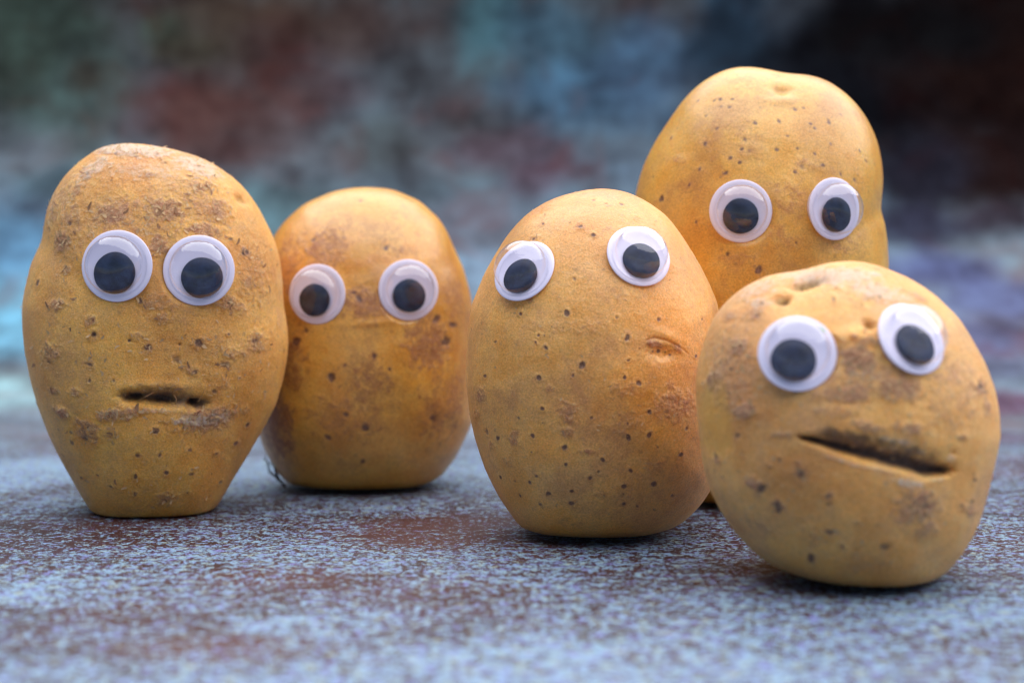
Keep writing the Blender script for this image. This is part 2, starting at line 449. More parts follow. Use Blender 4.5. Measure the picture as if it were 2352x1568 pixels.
class Potato:
    def __init__(s, outline, v_bottom, back, depth, pw, level, seed, lump=0.0006, spot_st=1.0):
        s.y0 = ground_y(v_bottom) + back
        s.seed = seed; s.spot_st = spot_st
        us = [u for u, v in outline]; um = (min(us) + max(us)) / 2
        x0 = (um - 1176) / FPX * s.y0
        L = math.hypot(x0, s.y0); s.dirv = np.array([x0 / L, s.y0 / L, 0.0]); s.ex = np.array([s.y0 / L, -x0 / L, 0.0])
        org = np.array([x0, s.y0, 0.0])
        pts = []
        for u, v in outline:
            d = np.array(ray(u, v)); t = (org @ s.dirv) / (d @ s.dirv)
            p = d * t + [0, 0, CAM_H]
            pts.append(((p - org) @ s.ex, p[2]))
        pts = np.array(pts)
        # centre of the outline
        cx = (pts[:, 0].min() + pts[:, 0].max()) / 2; czz = (pts[:, 1].min() + pts[:, 1].max()) / 2
        s.c = org + cx * s.ex + np.array([0, 0, czz])
        # dense polyline -> polar radius
        q = np.vstack([pts, pts[:1]]) - [cx, czz]
        seg = np.linspace(0, 1, 40, endpoint=False)
        dense = np.vstack([q[i] + (q[i + 1] - q[i]) * seg[:, None] for i in range(len(q) - 1)])
        th = np.arctan2(dense[:, 1], dense[:, 0]); rr = np.hypot(dense[:, 0], dense[:, 1])
        o = np.argsort(th); th, rr = th[o], rr[o]
        G = 1440
        grid = -math.pi + 2 * math.pi * np.arange(G) / G
        rg = np.interp(grid, np.r_[th - 2 * math.pi, th, th + 2 * math.pi], np.r_[rr, rr, rr])
        k = np.exp(-0.5 * (np.arange(-24, 25) / 7.0) ** 2); k /= k.sum()
        rg = np.convolve(np.r_[rg[-24:], rg, rg[:24]], k, 'valid')
        s.rg, s.grid = rg, grid
        D, F = ico(level)
        D = D + np.array([0, -0.5, 0]); D /= np.linalg.norm(D, axis=1)[:, None]
        theta = np.arctan2(D[:, 2], D[:, 0])
        rad = np.interp(theta, np.r_[grid, math.pi], np.r_[rg, rg[0]])
        cph = np.hypot(D[:, 0], D[:, 2]); sph = D[:, 1]
        nrm = (np.abs(cph) ** pw + np.abs(sph) ** pw) ** (1 / pw)
        rho, dep = cph / nrm, sph / nrm
        # near the middle use the mean radius so the front is smooth
        V = (rad * rho * np.cos(theta))[:, None] * s.ex + (depth * dep)[:, None] * s.dirv + (rad * rho * np.sin(theta))[:, None] * np.array([0, 0, 1.0]) + s.c
        s.F = F.copy(); s.rho = rho
        N = vnormals(V, F)
        if np.mean(np.sum(N * (V - s.c), 1)) < 0:
            s.F = F[:, ::-1].copy(); N = -N
        edge = (1 - rho ** 4) * 0.9 + 0.05
        V = V + N * (lump * 1.6 * edge * fbm((V + seed) * 55, 3))[:, None]
        s.V = V; s.N = vnormals(V, s.F)
        n = len(V)
        s.f1 = np.zeros((n, 3)); s.f2 = np.zeros((n, 3)); s.disp = np.zeros(n)
        s.mouth = np.zeros(n); s.pitm = np.zeros(n)
        s.front = s.N @ s.dirv < 0.25
        # photograph reading of every front vertex, used to find the surface point of a feature
        P = V - np.array([0, 0, CAM_H])
        fw = P[:, 1] * CA - P[:, 2] * SA; upv = P[:, 1] * SA + P[:, 2] * CA
        s.u = 1176 + P[:, 0] / fw * FPX; s.v = 784 - upv / fw * FPX
        s.wn = fbm((V + seed) * 600, 2)
    def point(s, u, v):
        d = (s.u - u) ** 2 + (s.v - v) ** 2 + np.where(s.front, 0, 1e9)
        return s.V[np.argmin(d)]
    def mpp(s, y): return y / FPX
    def dist(s, u, v, ru, rv=None, ang=0.0, warp=0.35):
        """normalised distance to an oval on the skin; ang in degrees, anticlockwise in the picture"""
        rv = rv or ru
        p = s.point(u, v); k = p[1] / FPX
        q = s.V - p
        ca, sa = math.cos(R(ang)), math.sin(R(ang))
        a = q[:, 0] * ca + q[:, 2] * sa; b = -q[:, 0] * sa + q[:, 2] * ca
        m = max(ru, rv)
        return np.sqrt((a / (ru * k)) ** 2 + (b / (rv * k)) ** 2 + (q[:, 1] / (m * 1.6 * k)) ** 2) + warp * s.wn
    def spots(s, lst, conv=(0, 0, 1), r=8, depth=0.00018):
        st = s.spot_st
        for it in lst:
            u, v = conv[0] + it[0] * conv[2], conv[1] + it[1] * conv[2]
            rr = (it[2] * conv[2]) if len(it) > 2 else r
            a = it[3] if len(it) > 3 else RNG.uniform(0.6, 1.0)
            d = s.dist(u, v, rr * RNG.uniform(0.85, 1.2), rr * RNG.uniform(0.6, 1.0), RNG.uniform(0, 180), 0.75)
            w = 1 - sstep(0.25, 1.2, d)
            s.f1[:, 0] = np.maximum(s.f1[:, 0], w * a * st)
            s.f1[:, 1] = np.maximum(s.f1[:, 1], 0.5 * (1 - sstep(0.8, 2.4, d)) * a)
            s.disp -= depth * (rr / 8) ** 0.5 * w
    def patch(s, chan, lst, conv=(0, 0, 1), raise_=0.0):
        for it in lst:
            u, v, ru, rv, ang, st = it
            d = s.dist(conv[0] + u * conv[2], conv[1] + v * conv[2], ru * conv[2], rv * conv[2], ang, 0.1 if chan == 'peel' else 0.5)
            if chan == 'peel': d = d + 0.7 * fbm((s.V + 3) * 110, 3)
            w = (1 - sstep(0.3, 1.15, d)) * st
            arr, i = {'russet': (s.f1, 1), 'dirt': (s.f1, 2), 'spot': (s.f1, 0), 'pale': (s.f2, 0), 'peel': (s.f2, 1), 'gum': (s.f2, 2)}[chan]
            if chan == 'peel':
                w = (1 - sstep(0.62, 1.05, d)) * st
                s.f2[:, 0] = np.maximum(s.f2[:, 0], 0.25 * np.exp(-((d - 1.08) / 0.1) ** 2) * st)
            arr[:, i] = np.maximum(arr[:, i], w)
            s.disp += raise_ * w
    def crease(s, pts, width, depth, dirt=1.0, edge=0.4, mouth=True, up=1.0, dn=1.0):
        """a furrow along picture points; width list in px"""
        q = []
        P = [s.point(u, v) for u, v in pts]
        best = np.full(len(s.V), 9.0)
        side = np.zeros(len(s.V))
        for i in range(len(P) - 1):
            a, b = P[i], P[i + 1]
            ab = b - a; L = ab @ ab
            t = np.clip(((s.V - a) @ ab) / L, 0, 1)
            pr = a + t[:, None] * ab
            w = (width[i] + (width[i + 1] - width[i]) * t) * a[1] / FPX
            df = s.V - pr
            dz = df[:, 2]
            above = dz > 0
            d = np.linalg.norm(df, axis=1) / (w * np.where(above, up, dn))
            m = d < best
            best = np.where(m, d, best)
        best = best + 0.12 * s.wn + 0.22 * fbm((s.V + 7) * 260, 3)
        best = np.where(s.front, best, 9)
        g = np.exp(-best ** 2 * 2.2)
        s.disp -= depth * g
        s.f1[:, 2] = np.maximum(s.f1[:, 2], dirt * (1 - sstep(edge, 1.15, best)))
        if mouth: s.mouth = np.maximum(s.mouth, (1 - sstep(0.5, 1.0, best)))
        return best
    def pit(s, u, v, ru, rv, ang, depth, gum=0.0, dirt=0.0, part=False):
        d = s.dist(u, v, ru, rv, ang, 0.25)
        g = np.exp(-d ** 2 * 1.5)
        s.disp -= depth * g
        w = 1 - sstep(0.35, 1.0, d)
        s.f2[:, 2] = np.maximum(s.f2[:, 2], gum * w)
        s.f1[:, 2] = np.maximum(s.f1[:, 2], dirt * w)
        if part: s.pitm = np.maximum(s.pitm, w)
    def lift(s, u, v, ru, rv, ang, h):
        s.disp += h * np.exp(-s.dist(u, v, ru, rv, ang, 0.1) ** 2 * 1.5)
    def finish(s, label, mat, fine=0.00012, group='potatoes with googly eyes', under=0.0040):
        V = s.V + s.N * s.disp[:, None]
        cork = 0.5 + 1.6 * np.clip(s.f1[:, 1] + s.f2[:, 0], 0, 1)
        V = V + s.N * (fine * cork * fbm((V + s.seed) * 420, 3))[:, None]
        rdg = 1 - np.abs(fbm((V + s.seed) * 520 + 9, 2)) * 3.0
        V = V + s.N * (fine * 1.6 * np.clip(s.f1[:, 1], 0, 1) * np.clip(rdg, -0.5, 1))[:, None]
        z = V[:, 2]
        V[:, 2] = np.where(z < under, 0.0002 + (under - 0.0002) * np.exp(np.clip((z - under) / (under - 0.0002), -20, 0)), z)
        s.Vf = V; s.Nf = vnormals(V, s.F)
        base = np.array([s.c[0], s.c[1], 0.0])
        root = bpy.data.objects.new('potato', None); C.objects.link(root)
        root.empty_display_size = 0.02; root.location = base
        root['label'] = label; root['category'] = 'potato'; root['group'] = group
        s.root, s.base = root, base
        s.f1 = np.clip(s.f1, 0, 1); s.f2 = np.clip(s.f2, 0, 1)
        o = mesh_from('body', V - base, s.F, mat, root)
        set_color_attr(o.data, 'f1', s.f1); set_color_attr(o.data, 'f2', s.f2)
        s.body = o; s.mat = mat
        for nm, mk in (('mouth', s.mouth), ('pit', s.pitm)):
            if mk.max() > 0.5: s.lining(nm, mk)
        sub = s.front
        s.bvh = BVHTree.FromPolygons([tuple(p) for p in V], [tuple(f) for f in s.F.tolist()]) if len(V) < 50000 else \
            BVHTree.FromPolygons([tuple(p) for p in V], [f for f in s.F[s.front[s.F].all(1)].tolist()])
        return root
    def lining(s, nm, mk):
        fm = (mk[s.F] > 0.5).all(1)
        f = s.F[fm]; ids = np.unique(f)
        re = np.zeros(len(s.V), dtype=int); re[ids] = np.arange(len(ids))
        V = s.Vf[ids] + s.Nf[ids] * 0.00006 - s.base
        o = mesh_from(nm, V, re[f], s.mat, s.root)
        set_color_attr(o.data, 'f1', s.f1[ids]); set_color_attr(o.data, 'f2', s.f2[ids])

# ------------------------------------------------------------------ googly eyes
def plastic_white():
    t = NT('white_plastic')
    p = t.n('ShaderNodeBsdfPrincipled', Roughness=0.28)
    p.inputs['Base Color'].default_value = (0.86, 0.82, 1.0, 1)
    p.inputs['Subsurface Weight'].default_value = 0.0
    p.inputs['Subsurface Radius'].default_value = (0.002, 0.002, 0.003)
    p.inputs['Subsurface Scale'].default_value = 1.0
    tc = t.t.nodes.new('ShaderNodeTexCoord')
    n = t.noise(tc.outputs['Object'], 900, 3, 0.6)
    b = t.n('ShaderNodeBump', Strength=0.06, Distance=0.0003); t.l(n, b.inputs['Height']); t.l(b.outputs[0], p.inputs['Normal'])
    t.l(p.outputs[0], t.out.inputs['Surface']); return t.m
def plastic_black():
    t = NT('black_plastic')
    tc = t.t.nodes.new('ShaderNodeTexCoord')
    n = t.noise(tc.outputs['Object'], 260, 4, 0.6, 0.4); n2 = t.noise(tc.outputs['Object'], 2500, 2, 0.5)
    col = t.ramp(n, [(0.35, (0.006, 0.010, 0.026)), (0.7, (0.020, 0.034, 0.085))])  # navy in the base colour stands in for sky mirrored in the disc
    col = t.mix(t.fr(n2, 0.74, 0.80), col, (0.12, 0.13, 0.15))
    p = t.n('ShaderNodeBsdfPrincipled', Roughness=0.3)
    p.inputs['Specular IOR Level'].default_value = 0.35
    t.l(col, p.inputs['Base Color']); t.l(t.math('ADD', 0.36, t.math('MULTIPLY', n, 0.35)), p.inputs['Roughness'])
    b = t.n('ShaderNodeBump', Strength=0.25, Distance=0.0003); t.l(n, b.inputs['Height']); t.l(b.outputs[0], p.inputs['Normal'])
    t.l(p.outputs[0], t.out.inputs['Surface']); return t.m
def clear_plastic():
    """thin blown plastic dome: see-through with a glossy skin"""
    t = NT('clear_plastic')
    tr = t.t.nodes.new('ShaderNodeBsdfTransparent'); tr.inputs[0].default_value = (0.955, 0.955, 0.97, 1)
    gl = t.t.nodes.new('ShaderNodeBsdfGlossy'); gl.inputs['Roughness'].default_value = 0.045; gl.inputs['Color'].default_value = (1, 1, 1, 1)
    lw = t.n('ShaderNodeLayerWeight', Blend=0.5)
    fres = t.math('ADD', 0.045, t.math('MULTIPLY', t.math('POWER', lw.outputs['Facing'], 3.0), 0.8), True)
    tc = t.t.nodes.new('ShaderNodeTexCoord')
    n = t.noise(tc.outputs['Object'], 300, 3, 0.5, 0.8)
    b = t.n('ShaderNodeBump', Strength=0.3, Distance=0.0005); t.l(n, b.inputs['Height'])
    t.l(b.outputs[0], gl.inputs['Normal'])
    mx = t.t.nodes.new('ShaderNodeMixShader')
    t.l(fres, mx.inputs[0]); t.l(tr.outputs[0], mx.inputs[1]); t.l(gl.outputs[0], mx.inputs[2])
    t.l(mx.outputs[0], t.out.inputs['Surface']); return t.m
M_WHITE, M_BLACK, M_CLEAR = plastic_white(), plastic_black(), clear_plastic()
def simple(name, col, rough=0.7):
    t = NT(name)
    tc = t.t.nodes.new('ShaderNodeTexCoord')
    n = t.noise(tc.outputs['Object'], 700, 3, 0.6)
    a = tuple(c * 0.75 for c in col[:3]); b = tuple(min(1, c * 1.2) for c in col[:3])
    p = t.n('ShaderNodeBsdfPrincipled', Roughness=rough)
    t.l(t.mix(n, a, b), p.inputs['Base Color']); t.l(p.outputs[0], t.out.inputs['Surface']); return t.m

def lathe(profile, seg=72, wob=0.0):
    V, F = [], []
    for (r, z) in profile:
        for k in range(seg):
            a = 2 * math.pi * k / seg
            w = 1 + (wob * math.sin(3 * a + 1.0) + wob * 0.7 * math.sin(5 * a) if wob else 0)
            V.append((r * w * math.cos(a), r * w * math.sin(a), z))
    n = len(profile)
    for i in range(n - 1):
        for k in range(seg):
            k2 = (k + 1) % seg
            F.append((i * seg + k, i * seg + k2, (i + 1) * seg + k2, (i + 1) * seg + k))
    F.append(tuple(range(seg))[::-1]); F.append(tuple((n - 1) * seg + k for k in range(seg)))
    return V, F

def googly_eye(pot, u, v, rpx, yaw, pitch, pup, pr=0.575, speck=False, out=0.0, flange_h=0.045):
    d = ray(u, v).normalized()
    o = Vector((0, 0, CAM_H))
    hit, n, i, dist = pot.bvh.ray_cast(o, d)
    r = rpx * dist * (d.y) / FPX
    nrm = Vector((math.sin(R(yaw)) * math.cos(R(pitch)), -math.cos(R(yaw)) * math.cos(R(pitch)), math.sin(R(pitch))))
    # seat the disc on the skin: touch at the highest point under it
    zax = nrm; xax = Vector((0, 0, 1)).cross(zax); xax.normalize(); yax = zax.cross(xax)
    hs = []
    for rr in (0.0, 0.5, 0.9):
        for k in range(12):
            a = 2 * math.pi * k / 12
            p = hit + (xax * math.cos(a) + yax * math.sin(a)) * r * rr + zax * 0.02
            h2, *_ = pot.bvh.ray_cast(p, -zax, 0.05)
            if h2: hs.append((h2 - hit).dot(zax))
    hs.sort()
    lift = hs[int(len(hs) * 0.75)] if hs else 0
    gap = lift - hs[0] if hs else 0.001
    # keep the disc over the same picture point when it is raised
    back = lift + r * 0.02 + out
    pos = hit + (-d) * (back / max(0.3, (-d).dot(zax)))
    M = Matrix((xax, yax, zax)).transposed().to_4x4(); M.translation = pos - Vector(pot.base)
    me = pot.body.data
    W = pot.Vf - np.array(pos)
    zz = W @ np.array(zax); rr_ = np.linalg.norm(W - zz[:, None] * np.array(zax), axis=1) / r
    lim = -0.00015 - 0.0 * rr_ + np.maximum(rr_ - 1.0, 0) * r * 1.2
    m = (rr_ < 1.4) & (zz > lim) & (np.abs(zz) < 0.012)
    pot.Vf = pot.Vf + np.where(m, lim - zz, 0)[:, None] * np.array(zax)
    me.vertices.foreach_set('co', (pot.Vf - pot.base).astype(np.float32).ravel()); me.update()
    pot.Nf = vnormals(pot.Vf, pot.F)
    H = flange_h * r
    prof = [(0.86 * r, -min(gap, 0.004) - 0.0006), (0.93 * r, -0.0002), (0.985 * r, 0.0), (1.0 * r, H * 0.35), (1.0 * r, H * 0.7), (0.985 * r, H),
            (0.87 * r, H * 1.03), (0.84 * r, H * 1.0), (0.82 * r, H * 0.9), (0.4 * r, H * 0.86), (0.02 * r, H * 0.86)]
    V, F = lathe(prof, 96)
    eye = mesh_from('googly_eye', V, F, M_WHITE, pot.root)
    eye.matrix_local = M
    eye.data.polygons[len(F) - 1].use_smooth = False
    # clear dome, a shell with a foot and a softly squared shoulder
    e = 3.0; DR, DH = 0.835 * r, 0.78 * r
    prof = [(0.86 * r, H * 1.04)]
    for k in range(0, 34):
        a = math.pi / 2 * k / 34
        prof.append((DR * math.cos(a) ** (2 / e), H + DH * math.sin(a) ** (2 / e)))
    prof.append((0.004 * r, H + DH))
    V, F = lathe(prof, 96)
    F = F[:-2]
    F.append(tuple((len(prof) - 1) * 96 + k for k in range(96)))
    mesh_from('dome', V, F, M_CLEAR, eye)
    # loose black disc lying against the bottom of the dome
    PR = pr * r; th = 0.085 * r
    prof = [(PR * 0.97, 0), (PR, th * 0.2), (PR, th * 0.8), (PR * 0.975, th), (PR * 0.5, th * 1.02), (0.01 * r, th * 1.02)]
    V, F = lathe(prof, 80, 0.006)
    pu = mesh_from('pupil', V, F, M_BLACK, eye)
    pu.location = (pup[0] * r, pup[1] * r, H * 0.86 + 0.03 * r)
    pu.rotation_euler = (R(-2.0), R(1.5), RNG.uniform(0, 6))
    if speck:
        V, F = lathe([(0.0006, 0), (0.0005, 0.0001), (0.0001, 0.00013)], 10, 0.2)
        g = mesh_from('paint_speck', V, F, simple('green_paint', lin(60, 170, 70), 0.5), eye)
        x, y = 0.62 * r, 0.50 * r
        rr = math.hypot(x, y) / DR
        z = H + DH * (1 - rr ** e) ** (1 / e)
        nn = Vector((x / DR ** 2, y / DR ** 2, (z - H) / DH ** 2)).normalized()
        g.matrix_local = Matrix.Translation(Vector((x, y, z)) + nn * 0.00002) @ nn.to_track_quat('Z', 'Y').to_matrix().to_4x4() @ Matrix.Diagonal((1.4, 0.7, 1, 1))
    return eye

# ------------------------------------------------------------------ curled skin flakes, root fibres
M_FLAKE = simple('dry_skin', lin(206, 170, 124), 0.75)
M_FLAKE2 = simple('dry_skin_brown', lin(160, 118, 82), 0.75)
def flakes(pot, n, wfun, lmin=0.0006, lmax=0.0022, mat=None, name='skin_flakes', hair=False):
    w = wfun(pot) * pot.front
    w = w / w.sum()
    idx = RNG.choice(len(w), size=n, p=w)
    V, F = [], []
    for i in idx:
        p = pot.Vf[i]; N = pot.Nf[i]
        t = np.cross(N, RNG.normal(size=3) + (np.array([0.6, 0, 0.2]) if not hair else 0)); t /= np.linalg.norm(t)
        b = np.cross(N, t)
        L = RNG.uniform(lmin, lmax); W = L * RNG.uniform(0.07, 0.24) if not hair else 0.00005
        bend = RNG.uniform(-0.5, 0.5); curl = RNG.uniform(0.04, 0.32) if not hair else RNG.uniform(0.6, 1.2)
        k0 = len(V); K = 5
        for k in range(K + 1):
            f = k / K
            c = p + t * L * (f - 0.3) + b * (bend * L * (f - 0.5) ** 2 * 2) + N * (0.00004 + curl * L * f ** 2)
            ww = W * (math.sin(math.pi * (0.12 + 0.8 * f)) if not hair else 1 - 0.7 * f) * (1 + 0.3 * RNG.uniform(-1, 1))
            V.append(c + b * ww + N * 0.00005 - pot.base); V.append(c - b * ww - pot.base)
        for k in range(K):
            a = k0 + 2 * k
            F.append((a, a + 1, a + 3, a + 2))
    o = mesh_from(name, np.array(V), F, mat or M_FLAKE, pot.root)
    o['kind'] = 'stuff'
    return o
def tube(pts, rad, seg=6):
    V, F = [], []
    pts = [Vector(p) for p in pts]
    for i, p in enumerate(pts):
        d = (pts[min(i + 1, len(pts) - 1)] - pts[max(i - 1, 0)]).normalized()
        x = d.orthogonal().normalized(); y = d.cross(x)
        for k in range(seg):
            a = 2 * math.pi * k / seg
            V.append(tuple(p + (x * math.cos(a) + y * math.sin(a)) * rad[i]))
    for i in range(len(pts) - 1):
        for k in range(seg):
            k2 = (k + 1) % seg
            F.append((i * seg + k, i * seg + k2, (i + 1) * seg + k2, (i + 1) * seg + k))
    F.append(tuple(range(seg))[::-1]); F.append(tuple((len(pts) - 1) * seg + k for k in range(seg)))
    return V, F
def fibre(pot, name, px_pts, rpx, lift, mat):
    pts, rad = [], []
    for i, (u, v) in enumerate(px_pts):
        p = pot.point(u, v) if lift is not None else None
        k = pot.y0 / FPX
        if p is not None:
            pts.append(Vector(p) + Vector((0, -lift[i], 0)) - Vector(pot.base))
        else:
            pts.append(Vector(at_depth(u, v, pot.y0 - 0.004)) - Vector(pot.base))
        rad.append(rpx[i] * k)
    V, F = tube(pts, rad)
    return mesh_from(name, V, F, mat, pot.root)

#POTATOES
# ---- wide-shouldered, scurfy potato with a three-holed mouth
o1 = [(299,330),(341,334),(396,343),(460,362),(494,380),(535,408),(563,435),(591,474),(613,516),(630,552),(641,594),(647,644),(650,700),(658,744),(661,775),(659,816),(649,869),(633,926),(601,986),(570,1039),(538,1090),(507,1143),(484,1178),(462,1205),(420,1228),(350,1236),(270,1228),(235,1205),(210,1170),(192,1143),(167,1099),(135,1043),(113,996),(91,939),(72,876),(58,807),(52,744),(52,700),(57,672),(71,611),(82,583),(96,558),(101,533),(104,505),(114,466),(129,435),(151,402),(188,368),(224,343),(254,334)]
P1 = Potato(o1, 1189, 0.019, 0.034, 2.3, 8, 1.3, spot_st=0.62)
c1 = (34.45, 310.1, .27828); c2 = (34.45, 712.0, .315)
P1.patch('russet', [(820,640,190,130,-10,1),(1250,620,210,150,0,1),(1560,790,200,80,-10,1),(400,870,130,140,0,.9),(500,470,120,80,40,.8),(600,330,90,60,30,.7),(1540,440,120,110,0,.8),(1100,330,80,40,0,.7),(1180,900,110,120,0,1),(1900,970,80,60,0,.9),(420,1110,60,50,0,.8),(1780,1400,160,90,-30,.8),(1190,1380,160,100,0,.6),(330,1400,130,60,0,.7),(1560,1000,260,300,0,.45),(900,130,420,70,-8,.45),(1290,1120,70,200,0,.8),(330,620,110,200,0,.6),(1650,620,160,160,0,.8)], c1)
P1.patch('russet', [(1000,700,620,330,0,.55),(1500,520,260,330,-20,.5),(420,620,220,420,10,.5),(1950,1150,160,300,0,.5)], c1)
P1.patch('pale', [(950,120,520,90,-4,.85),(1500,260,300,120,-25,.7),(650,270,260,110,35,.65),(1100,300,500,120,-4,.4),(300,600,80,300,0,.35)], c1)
P1.patch('russet', [(1400,790,300,110,10,1),(760,760,260,60,8,.9),(340,740,90,50,-25,1),(520,880,150,120,0,.8),(1760,230,90,90,0,.8),(1560,320,140,60,0,.6),(550,80,60,50,0,.8),(1060,60,110,60,0,.7),(1300,450,60,40,-30,.7),(250,310,120,80,0,.8),(900,190,80,40,0,.5),(440,600,70,40,0,.8),(280,590,60,40,0,.8),(700,900,90,60,0,.6),(1480,440,120,300,0,.3),(1100,1370,100,80,0,.7)], c2)
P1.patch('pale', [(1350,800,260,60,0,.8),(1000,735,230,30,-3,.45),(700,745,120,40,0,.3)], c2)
P1.patch('dirt', [(1060,565,300,60,-3,.42),(500,900,90,60,-20,.35),(515,935,36,30,0,.75),(412,965,28,22,-30,.75),(408,888,20,20,0,.7),(485,1060,30,60,0,.3),(712,970,24,18,0,.6),(300,900,60,90,-60,.2),(650,1050,130,90,0,.12),(405,138,10,24,0,.95),(200,300,26,26,0,.45),(275,590,30,26,0,.4),(1300,1160,22,10,0,.6),(1430,1193,9,9,0,.9),(1110,1350,60,40,0,.3),(1800,680,30,30,0,.35),(450,760,50,14,-20,.4)], c2)
P1.spots([(575,178,28),(540,395,32),(965,275,38),(545,515,20),(1340,235,36),(1755,225,40),(1530,405,35),(1310,450,26),(1180,375,50,.5),(1640,495,14),(1450,590,24),(1020,883,24),(1228,860,20),(1050,1055,22,1),(890,1065,24),(1100,1185,22,1),(875,1218,22),(1290,1190,22),(1280,1020,20),(1470,1045,16),(1610,970,20),(700,1290,15),(875,1345,18),(720,510,22),(1700,830,24),(1260,1330,16),(600,1200,14),(1500,1250,16),(480,1220,18),(1560,180,14),(1240,185,12)], c2)
P1.spots([(1035,1370,22,1),(1770,1385,20,1),(1376,1397,8,1),(190,1220,30),(1900,970,34),(450,730,22),(1780,850,20),(600,320,26,.5),(840,160,30,.5),(1240,235,22,.5),(790,370,20,.5)], c1)
for (x, y, rr) in ((835,222,20),(1200,250,15),(575,178,12)):
    P1.pit(c2[0]+x*c2[2], c2[1]+y*c2[2], rr*c2[2], rr*c2[2], 0, 0.0005, dirt=.8)
P1.pit(c1[0]+1870*c1[2], c1[1]+530*c1[2], 20, 11, -35, 0.0012, gum=.3)
mx = lambda x, y: (c2[0]+x*c2[2], c2[1]+y*c2[2])
P1.crease([mx(790,640), mx(1050,650), mx(1380,688)], [14, 24, 14], 0.0013, dirt=.75, edge=.15, up=1.7)
P1.pit(*mx(868,638), 27, 14, 0, 0.0038, dirt=1)
P1.pit(*mx(1075,655), 40, 15, -3, 0.0036, dirt=1)
P1.pit(*mx(1330,678), 19, 13, 0, 0.0040, dirt=1)
P1.lift(*mx(1040,560), 100, 16, 0, 0.0006)
P1.lift(*mx(340,740), 34, 14, -25, 0.0005)
M1 = skin_material('scurfy_skin', lin(230, 158, 46), lin(244, 188, 80), lin(178, 110, 68), 0.55, 1.2, 0.8, seed=0.11)
P1.finish('leftmost potato, scurfy, broad-shouldered and narrow-based, with a short three-holed mouth', M1, 0.00016, under=0.0012)
googly_eye(P1, 269.5, 611, 82.5, -4, 5, (-.04, -.205), .585)
googly_eye(P1, 457, 621, 81, 8, 6, (.09, -.225), .585)
flakes(P1, 900, lambda p: p.f1[:, 1] ** 1.5 + 0.4 * p.f2[:, 0] + 0.04, .0004, .0017)
flakes(P1, 120, lambda p: p.f1[:, 1] ** 2 + 0.01, .0008, .0024, M_FLAKE2)
flakes(P1, 500, lambda p: (p.N[:, 2] > -.2) * 1.0, .0003, .0007, hair=True, name='skin_fuzz')
M_FIB = simple('root_fibre', lin(170, 124, 80), 0.6)
fibre(P1, 'root_fibre', [mx(900,655), mx(970,625), mx(1015,598)], [.4, .6, .3], (0.0002, 0.0016, 0.0008), M_FIB)
fibre(P1, 'root_fibre', [mx(1130,655), mx(1150,682), mx(1185,680), mx(1185,640), mx(1160,620)], [.6, .8, .8, .7, .4], (0.0, .001, .0018, .0018, .001), M_FIB)
fibre(P1, 'root_fibre', [mx(1325,672), mx(1350,655), mx(1380,600), mx(1396,545)], [.6, .8, .5, .2], (0.0, .0014, .0016, .0018), M_FIB)

# ---- smooth orange-brown potato, second from the left
o2 = [(848,430),(901,435),(963,461),(1010,504),(1029,537),(1045,575),(1063,613),(1078,665),(1086,710),(1090,770),(1092,840),(1090,910),(1084,970),(1048,1046),(1020,1082),(985,1118),(945,1150),(880,1165),(800,1168),(730,1155),(675,1125),(640,1085),(612,1040),(596,1000),(588,930),(588,850),(592,750),(603,640),(615,580),(629,542),(653,509),(696,470),(758,442),(800,433)]
P2 = Potato(o2, 1143, 0.0265, 0.035, 2.15, 7, 5.7, lump=.0005)
c3 = (591.4, 413.4, .4759)
P2.patch('russet', [(530,590,200,110,0,.8),(830,790,170,180,0,.8),(540,960,170,130,0,.6),(330,330,150,130,30,.75),(150,420,90,250,0,.6),(160,880,120,200,0,.6),(950,560,80,150,0,.6),(420,1150,260,160,0,.5),(900,1100,150,250,0,.6),(700,330,160,60,-20,.4),(100,1200,120,260,0,.8),(300,620,60,50,0,.6)], c3)
P2.patch('peel', [(500,330,62,58,0,.45)], c3)
P2.patch('dirt', [(110,1180,60,200,10,.22),(910,770,36,30,0,.3)], c3)
P2.spots([(275,285,18,1),(490,575,22,1),(622,320,18),(862,670,22),(945,700,22),(910,770,40),(185,775,22),(235,730,16),(565,848,16),(358,950,26,.7),(430,1130,17),(525,1200,24),(420,895,10),(640,910,14),(500,100,12,.5),(340,1240,18,.6),(515,1355,14),(850,1150,30,.5),(470,545,10),(700,125,12,.4),(720,560,10)], c3)
P2.lift(c3[0]+530*c3[2], c3[1]+690*c3[2], 90, 8, 4, 0.0003)
M2 = skin_material('orange_skin', lin(214, 148, 50), lin(230, 178, 82), lin(150, 86, 42), 0.42, .35, .9, seed=0.37)
P2.finish('smooth orange-brown potato standing between the scurfy potato and the freckled egg-shaped one', M2, 0.00005, under=0.0045)
googly_eye(P2, 729, 675.5, 69, -16, 3, (-.05, -.2), .545)
googly_eye(P2, 938, 666, 70, 16, 3, (.0, -.19), .545)
for k in range(4):
    a = RNG.uniform(-9, 9, 6)
    pts = [at_depth(655 - k * 3, 1118 - k * 4, P2.y0 - .006), at_depth(640 + a[0] * .3, 1100 + a[1] * .5, P2.y0 - .008), at_depth(624 + a[2] * .9, 1078 + a[3], P2.y0 - .009), at_depth(612 + a[4], 1052 + a[5], P2.y0 - .009)]
    V, F = tube([Vector(p) - Vector(P2.base) for p in pts], [.0004, .0003, .0002, .0001])
    mesh_from('root_fibre', V, F, simple('dark_fibre', lin(58, 42, 24), 1.0) if k == 0 else bpy.data.materials['dark_fibre'], P2.root)

